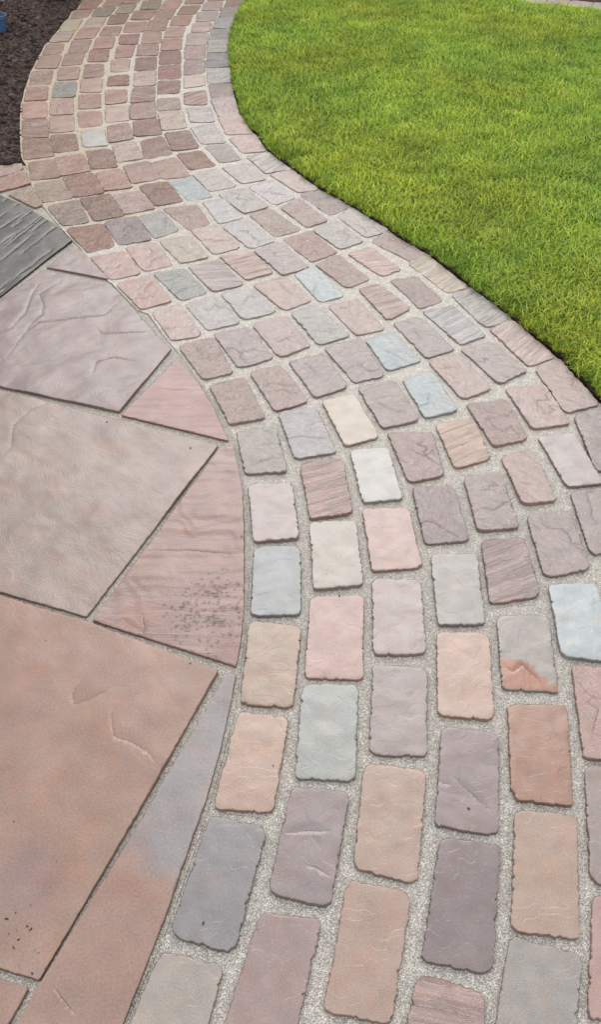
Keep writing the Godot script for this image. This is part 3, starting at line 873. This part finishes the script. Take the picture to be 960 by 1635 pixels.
func build_lawn(edge: PackedVector2Array) -> void:
	var poly := PackedVector2Array()
	for i in edge.size():
		var a := edge[maxi(i - 1, 0)]
		var b := edge[mini(i + 1, edge.size() - 1)]
		var t := (b - a).normalized()
		poly.append(edge[i] + Vector2(-t.y, t.x) * (0.011 + 0.006 * chip.get_noise_1d(i * 40.0)))
	var border := PackedVector2Array([Vector2(0.3, -6.62), Vector2(0.88, -6.331), Vector2(1.243, -6.117), Vector2(1.393, -6.029), Vector2(1.559, -5.954), Vector2(1.755, -5.867), Vector2(2.6, -5.30), Vector2(3.3, -4.6)])
	var far := PackedVector2Array([poly[-1] + Vector2(0.2, -0.3)])
	poly.append_array(far)
	poly.append_array(border)
	poly.append_array(PackedVector2Array([Vector2(3.6, -3.5), Vector2(3.6, -0.2)]))
	var inset := Geometry2D.offset_polygon(poly, -0.036)[0]
	var mat := surface_mat(speckle(256, 6.0, 47, Color8(38, 44, 18), Color8(70, 78, 30), Color8(96, 100, 44)), 0.8, 0.9, 0.3)
	var lawn := part("lawn", sheet(poly, 0.006, 0.2, Color(0.8, 0.8, 0.8)), mat)
	tag(lawn, "turf beside the outer curve of the path", "", "", "structure")
	# turf edge, a thin wall of dark root soil
	var v := PackedVector3Array()
	var uv := PackedVector2Array()
	var col := PackedColorArray()
	var idx := PackedInt32Array()
	for i in edge.size():
		for y in [0.006, -0.04]:
			v.append(Vector3(poly[i].x, y, poly[i].y))
			uv.append(Vector2(i * 0.1, y * 4.0))
			col.append(Color(0.6, 0.55, 0.5))
		if i: idx.append_array([i * 2 - 2, i * 2, i * 2 - 1, i * 2 - 1, i * 2, i * 2 + 1])
	part("turf_edge", build(v, uv, col, idx), mats.soil, lawn)
	# one tuft of blades, scattered over the lawn
	var r := RandomNumberGenerator.new()
	r.seed = 99
	var tv := PackedVector3Array()
	var tc := PackedColorArray()
	var ti := PackedInt32Array()
	for k in 48:
		var at := Vector2.from_angle(r.randf() * TAU) * 0.042 * sqrt(r.randf())
		var yaw := r.randf() * TAU
		var d := Vector3(cos(yaw), 0, sin(yaw))
		var side := Vector3(-d.z, 0, d.x) * r.randf_range(0.0010, 0.0021)
		var hgt := r.randf_range(0.013, 0.033)
		var lean := r.randf_range(0.2, 1.3) * hgt
		var root := Vector3(at.x, 0, at.y)
		var kind := r.randf()
		var c := Color(0.21, 0.385, 0.034).lerp(Color(0.43, 0.53, 0.065), r.randf())
		if kind < 0.30: c = Color(0.09, 0.19, 0.02)
		elif kind > 0.94: c = Color(0.45, 0.42, 0.16)
		var f := tv.size()
		var mid := root + d * lean * 0.35 + Vector3(0, hgt * 0.62, 0)
		var tip := root + d * lean + Vector3(0, hgt * r.randf_range(0.75, 1.0), 0)
		tv.append_array(PackedVector3Array([root - side, root + side, mid - side * 0.9, mid + side * 0.9, tip]))
		for j in 5: tc.append(c)
		ti.append_array([f, f + 2, f + 1, f + 1, f + 2, f + 3, f + 2, f + 4, f + 3])
	var tuft := build(tv, PackedVector2Array(), tc, ti)
	var gm := StandardMaterial3D.new()
	gm.vertex_color_use_as_albedo = true
	gm.roughness = 0.5
	gm.metallic_specular = 0.4
	gm.backlight_enabled = true
	gm.backlight = Color(0.6, 0.6, 0.6)
	gm.cull_mode = BaseMaterial3D.CULL_DISABLED
	var spots := []
	var tone := noise(71, 0.9, 3)
	while spots.size() < 26000:
		var p := Vector2(r.randf_range(-0.6, 2.6), r.randf_range(-6.9, -1.3))
		if p.x > 1.0 + (-p.y - 2.0) * 0.34 and r.randf() < 0.75: continue
		if Geometry2D.is_point_in_polygon(p, inset) and Geometry2D.is_point_in_polygon(p + Vector2(0.0007, 0.0011), inset): spots.append(p)
	var fringe := []
	for i in range(2, edge.size() - 12):                 # a fuller fringe along the path
		for k in 10:
			var p := poly[i].lerp(poly[i + 1], r.randf())
			var t := (poly[i + 1] - poly[i]).normalized()
			p += Vector2(-t.y, t.x) * r.randf_range(0.006, 0.05)
			if Geometry2D.is_point_in_polygon(p, poly): fringe.append(p)
	var most := spots.size()
	spots.append_array(fringe)
	var mm := MultiMesh.new()
	mm.transform_format = MultiMesh.TRANSFORM_3D
	mm.use_colors = true
	mm.mesh = tuft
	mm.instance_count = spots.size()
	for i in spots.size():
		var p: Vector2 = spots[i]
		var s := r.randf_range(0.7, 1.15) * (1.0 if i < most else 0.5)
		var b := Basis(Vector3.UP, r.randf() * TAU).rotated(Vector3(r.randf() - 0.5, 0, r.randf() - 0.5).normalized(), r.randf_range(0.0, 0.28))
		mm.set_instance_transform(i, Transform3D(b.scaled(Vector3(s, s * r.randf_range(0.85, 1.15), s)), Vector3(p.x, 0.004, p.y)))
		var t := tone.get_noise_2d(p.x, p.y)
		var t2 := tone.get_noise_2d(p.x * 5.0 + 40.0, p.y * 5.0)
		var k := 0.96 + 0.26 * t2 + 0.24 * tone.get_noise_2d(p.x * 1.5, p.y * 1.5 + 90.0) + r.randf_range(-0.16, 0.16)
		mm.set_instance_color(i, Color(k * (1.04 + 0.22 * t + 0.12 * t2), k, k * (1.0 - 0.2 * t)))
	var gi := MultiMeshInstance3D.new()
	gi.multimesh = mm
	gi.material_override = gm
	put(gi, "grass")
	tag(gi, "short bright green lawn grass beside the path", "grass", "", "stuff")
	# the border path that closes the lawn at the far side
	var bp := Node3D.new()
	put(bp, "border_path")
	tag(bp, "narrow curved edging of sandstone setts along the far side of the lawn", "", "", "structure")
	var line := resample(border, 29)
	var outer := PackedVector2Array()
	for i in line.size():
		var t := (line[mini(i + 1, 28)] - line[maxi(i - 1, 0)]).normalized()
		outer.append(line[i] + Vector2(t.y, -t.x) * 0.19)
	var strip := line.duplicate()
	for i in range(28, -1, -1): strip.append(outer[i])
	part("mortar_joint", sheet(strip, -0.004, 0.15, Color(0.85, 0.84, 0.82)), mats.mortar, bp)
	var names := ["blush", "pink", "blush", "ash", "red", "pink", "blush", "lilac", "peach"]
	for i in 28:
		var a := line[i].lerp(line[i + 1], 0.04)
		var b := line[i].lerp(line[i + 1], 0.96)
		var c := outer[i].lerp(outer[i + 1], 0.05)
		var d := outer[i].lerp(outer[i + 1], 0.95)
		sett([names[i % 9], "v", c.x, c.y, d.x, d.y, b.x, b.y, a.x, a.y], bp)


func lump(s: int) -> ArrayMesh:
	var sp := SphereMesh.new()
	sp.radial_segments = 9
	sp.rings = 5
	sp.radius = 1.0
	sp.height = 2.0
	var arr := sp.get_mesh_arrays()
	var v: PackedVector3Array = arr[Mesh.ARRAY_VERTEX]
	var n := noise(s, 0.9, 2)
	for i in v.size(): v[i] *= 1.0 + 0.5 * n.get_noise_3dv(v[i])
	return build(v, PackedVector2Array(), PackedColorArray(), arr[Mesh.ARRAY_INDEX])


func build_bed(edge: PackedVector2Array) -> void:
	# freshly dug bed on the left, up to the path
	var far_edge := PackedVector2Array()
	for p in edge:
		if p.y < -3.785: far_edge.append(p)
	var v := PackedVector3Array()
	var uv := PackedVector2Array()
	var col := PackedColorArray()
	var idx := PackedInt32Array()
	var nx := 110
	var nz := 150
	var heap := noise(51, 9.0, 4)
	var r := RandomNumberGenerator.new()
	r.seed = 5
	var spots := []
	var line := resample(far_edge, nz)
	for i in nz:
		for j in nx:
			var f := 1.0 - pow(1.0 - j / (nx - 1.0), 1.6)
			var p := Vector2(lerpf(-3.2, line[i].x - 0.004, f), line[i].y)
			var rise := smoothstep(0.0, 0.12, line[i].x - p.x)
			var y := -0.05 if i == 0 else -0.012 + rise * 0.022 + (0.004 + 0.016 * rise) * heap.get_noise_2d(p.x, p.y) * 1.4
			v.append(Vector3(p.x, y, p.y))
			uv.append(p / 0.3)
			col.append(Color(1, 1, 1))
			if i and j: idx.append_array([(i - 1) * nx + j - 1, i * nx + j - 1, (i - 1) * nx + j, i * nx + j - 1, i * nx + j, (i - 1) * nx + j])
			if r.randf() < 0.75 and p.x > -2.3: spots.append(Vector3(p.x + r.randf_range(-0.02, 0.0), y, p.y + r.randf_range(-0.015, 0.015)))
	var bed := part("soil_bed", build(v, uv, col, idx), mats.soil)
	tag(bed, "bed of dark dug soil to the left of the far path", "", "", "structure")
	var mm := MultiMesh.new()
	mm.transform_format = MultiMesh.TRANSFORM_3D
	mm.use_colors = true
	mm.mesh = lump(3)
	mm.instance_count = spots.size()
	for i in spots.size():
		var s := 0.002 + 0.010 * pow(r.randf(), 6.0)
		var b := Basis(Vector3(r.randf() - 0.5, r.randf() - 0.5, r.randf() - 0.5).normalized(), r.randf() * TAU).scaled(Vector3(s * r.randf_range(0.8, 2.0), s * r.randf_range(0.6, 1.0), s))
		mm.set_instance_transform(i, Transform3D(b, spots[i] + Vector3(0, s * 0.2, 0)))
		var k := 0.017 + 0.07 * pow(r.randf(), 3.0)
		mm.set_instance_color(i, Color(k * 1.12, k * 0.90, k * 0.80))
	var gi := MultiMeshInstance3D.new()
	gi.multimesh = mm
	gi.material_override = mats.clod
	put(gi, "soil_crumbs")
	tag(gi, "crumbs and clods of dark soil over the bed", "soil", "", "stuff")
	pots()


func lathe(profile: Array, n := 32) -> ArrayMesh:
	var v := PackedVector3Array()
	var idx := PackedInt32Array()
	var m := profile.size()
	for i in n:
		var a := TAU * i / n
		for p in profile: v.append(Vector3(p.x * cos(a), p.y, p.x * sin(a)))
	for i in n:
		for j in m - 1:
			var a := i * m + j
			var b := ((i + 1) % n) * m + j
			idx.append_array([a, a + 1, b, b, a + 1, b + 1])
	return build(v, PackedVector2Array(), PackedColorArray(), idx)


func plastic(c: Color, rough := 0.4) -> StandardMaterial3D:
	var m := StandardMaterial3D.new()
	m.albedo_color = c
	m.roughness = rough
	return m


func leaf(size: Vector2, curl: float) -> ArrayMesh:
	var v := PackedVector3Array()
	var idx := PackedInt32Array()
	for i in 6:
		var t := i / 5.0
		var w := size.x * sin(PI * clampf(t * 0.92 + 0.06, 0, 1))
		var y := size.y * (0.35 * t - curl * t * t)
		for s in [-1.0, 0.0, 1.0]: v.append(Vector3(w * s, y + absf(s) * w * 0.25, -size.y * t))
		if i:
			for k in 2:
				var a := (i - 1) * 3 + k
				idx.append_array([a, a + 3, a + 1, a + 1, a + 3, a + 4])
	return build(v, PackedVector2Array(), PackedColorArray(), idx)


func planted_pot(at: Vector3, r: float, h: float, pot: Color, label: String, flowers: int, s: int) -> void:
	var o := Node3D.new()
	put(o, "plant_pot")
	tag(o, label, "plant pot", "potted plants waiting on the soil bed")
	o.position = at
	var rr := RandomNumberGenerator.new()
	rr.seed = s
	var m := plastic(pot, 0.38)
	part("pot_body", lathe([Vector2(0.001, 0.0), Vector2(r * 0.70, 0.0), Vector2(r * 0.74, 0.004), Vector2(r * 0.93, h * 0.80), Vector2(r * 0.93, h * 0.97), Vector2(r * 0.88, h * 0.97), Vector2(r * 0.86, h * 0.85)]), m, o)
	part("pot_rim", lathe([Vector2(r * 0.935, h * 0.80), Vector2(r, h * 0.81), Vector2(r * 1.01, h * 0.86), Vector2(r * 0.985, h * 0.885), Vector2(r * 1.01, h * 0.91), Vector2(r * 1.02, h * 0.985), Vector2(r, h), Vector2(r * 0.935, h * 0.99)]), m, o)
	part("potting_soil", lathe([Vector2(r * 0.88, h * 0.86), Vector2(r * 0.5, h * 0.9), Vector2(0.001, h * 0.91)], 16), mats.clod_dark, o)
	var green := plastic(Color8(34, 60, 40), 0.5)
	green.cull_mode = BaseMaterial3D.CULL_DISABLED
	var lf := leaf(Vector2(r * 0.22, r * 0.75), 0.5)
	for k in 5:
		var a := rr.randf() * TAU
		var top := Vector3(cos(a) * r * 0.6, h + r * (1.5 if k < flowers else rr.randf_range(0.5, 1.3)), sin(a) * r * 0.6)
		var root := Vector3(cos(a) * r * 0.2, h * 0.9, sin(a) * r * 0.2)
		var st := CylinderMesh.new()
		st.top_radius = 0.0012
		st.bottom_radius = 0.002
		st.height = root.distance_to(top)
		st.radial_segments = 6
		var stem := part("stem", st, green, o)
		var y := (top - root).normalized()
		var x := y.cross(Vector3.BACK).normalized()
		stem.transform = Transform3D(Basis(x, y, x.cross(y)), (root + top) * 0.5)
		for j in 4:
			var l := part("leaf", lf, green, o)
			l.position = root.lerp(top, 0.4 + 0.2 * j)
			l.rotation = Vector3(rr.randf_range(-0.3, 0.4), rr.randf() * TAU, 0)
		if k < flowers:
			var petal := plastic(Color8(238, 240, 244), 0.6)
			petal.cull_mode = BaseMaterial3D.CULL_DISABLED
			var fl := Node3D.new()
			put(fl, "flower", o)
			fl.position = top
			fl.rotation = Vector3(0.5, rr.randf() * TAU, 0)
			for j in 6:
				var pt := part("petal", leaf(Vector2(r * 0.17, r * 0.38), 0.7), petal, fl)
				pt.rotation.y = TAU * j / 6.0
			part("flower_centre", lathe([Vector2(r * 0.08, 0.0), Vector2(r * 0.06, r * 0.08), Vector2(0.001, r * 0.1)], 10), plastic(Color8(210, 180, 60), 0.7), fl)


func pots() -> void:
	mats.clod_dark = plastic(Color8(46, 36, 32), 0.8)
	planted_pot(Vector3(-1.632, 0.0, -5.60), 0.068, 0.098, Color8(50, 78, 112), "blue plastic pot with a white-flowered plant at the far left of the bed", 3, 8)
	planted_pot(Vector3(-1.405, 0.0, -6.22), 0.062, 0.11, Color8(24, 24, 27), "small black plastic pot on the soil near the far path edge", 0, 12)


func build_added_fence() -> void:
	# fence added above the frame so the wet far stones mirror something dark
	var o := Node3D.new()
	put(o, "added_fence")
	tag(o, "brown close-boarded timber fence, added out of view to darken reflections on the far path", "fence")
	o.position = Vector3(0, 0, -9.6)
	var wood := plastic(Color8(104, 78, 58), 0.75)
	var board := BoxMesh.new()
	board.size = Vector3(0.15, 1.9, 0.018)
	var post := BoxMesh.new()
	post.size = Vector3(0.09, 2.0, 0.09)
	var rail := BoxMesh.new()
	rail.size = Vector3(14.0, 0.08, 0.04)
	for i in 88:
		var b := part("board", board, wood, o)
		b.position = Vector3(-7.0 + i * 0.16, 0.97, 0.0 if i % 2 else 0.012)
	for i in 8:
		part("post", post, wood, o).position = Vector3(-7.0 + i * 2.0, 0.95, -0.11)
	for y in [0.35, 1.6]: part("rail", rail, wood, o).position = Vector3(0, y, -0.04)


func build_debris() -> void:
	# bits of bark and soil trodden on to the paving
	var r := RandomNumberGenerator.new()
	r.seed = 31
	var spots := []
	for k in 26: spots.append(Vector2(r.randf_range(-0.62, 0.45), r.randf_range(-2.2, -0.55)))
	for k in 34: spots.append(Vector2(-0.50, -0.66) + Vector2(r.randfn(0.0, 0.055), r.randfn(0.0, 0.05)))
	for k in 60: spots.append(Vector2(r.randf_range(-1.2, -0.9), r.randf_range(-5.6, -3.9)))
	var mm := MultiMesh.new()
	mm.transform_format = MultiMesh.TRANSFORM_3D
	mm.use_colors = true
	mm.mesh = lump(8)
	mm.instance_count = spots.size()
	for i in spots.size():
		var s := 0.0006 + 0.0013 * pow(r.randf(), 2.5)
		var b := Basis(Vector3.UP, r.randf() * TAU).scaled_local(Vector3(s * r.randf_range(1.0, 3.2), s * 0.7, s))
		mm.set_instance_transform(i, Transform3D(b, Vector3(spots[i].x, 0.0012, spots[i].y)))
		mm.set_instance_color(i, Color(0.05, 0.035, 0.028) * r.randf_range(0.6, 1.6))
	var gi := MultiMeshInstance3D.new()
	gi.multimesh = mm
	gi.material_override = mats.clod
	put(gi, "bark_crumbs")
	tag(gi, "tiny dark crumbs of bark and soil scattered on the paving", "debris", "", "stuff")
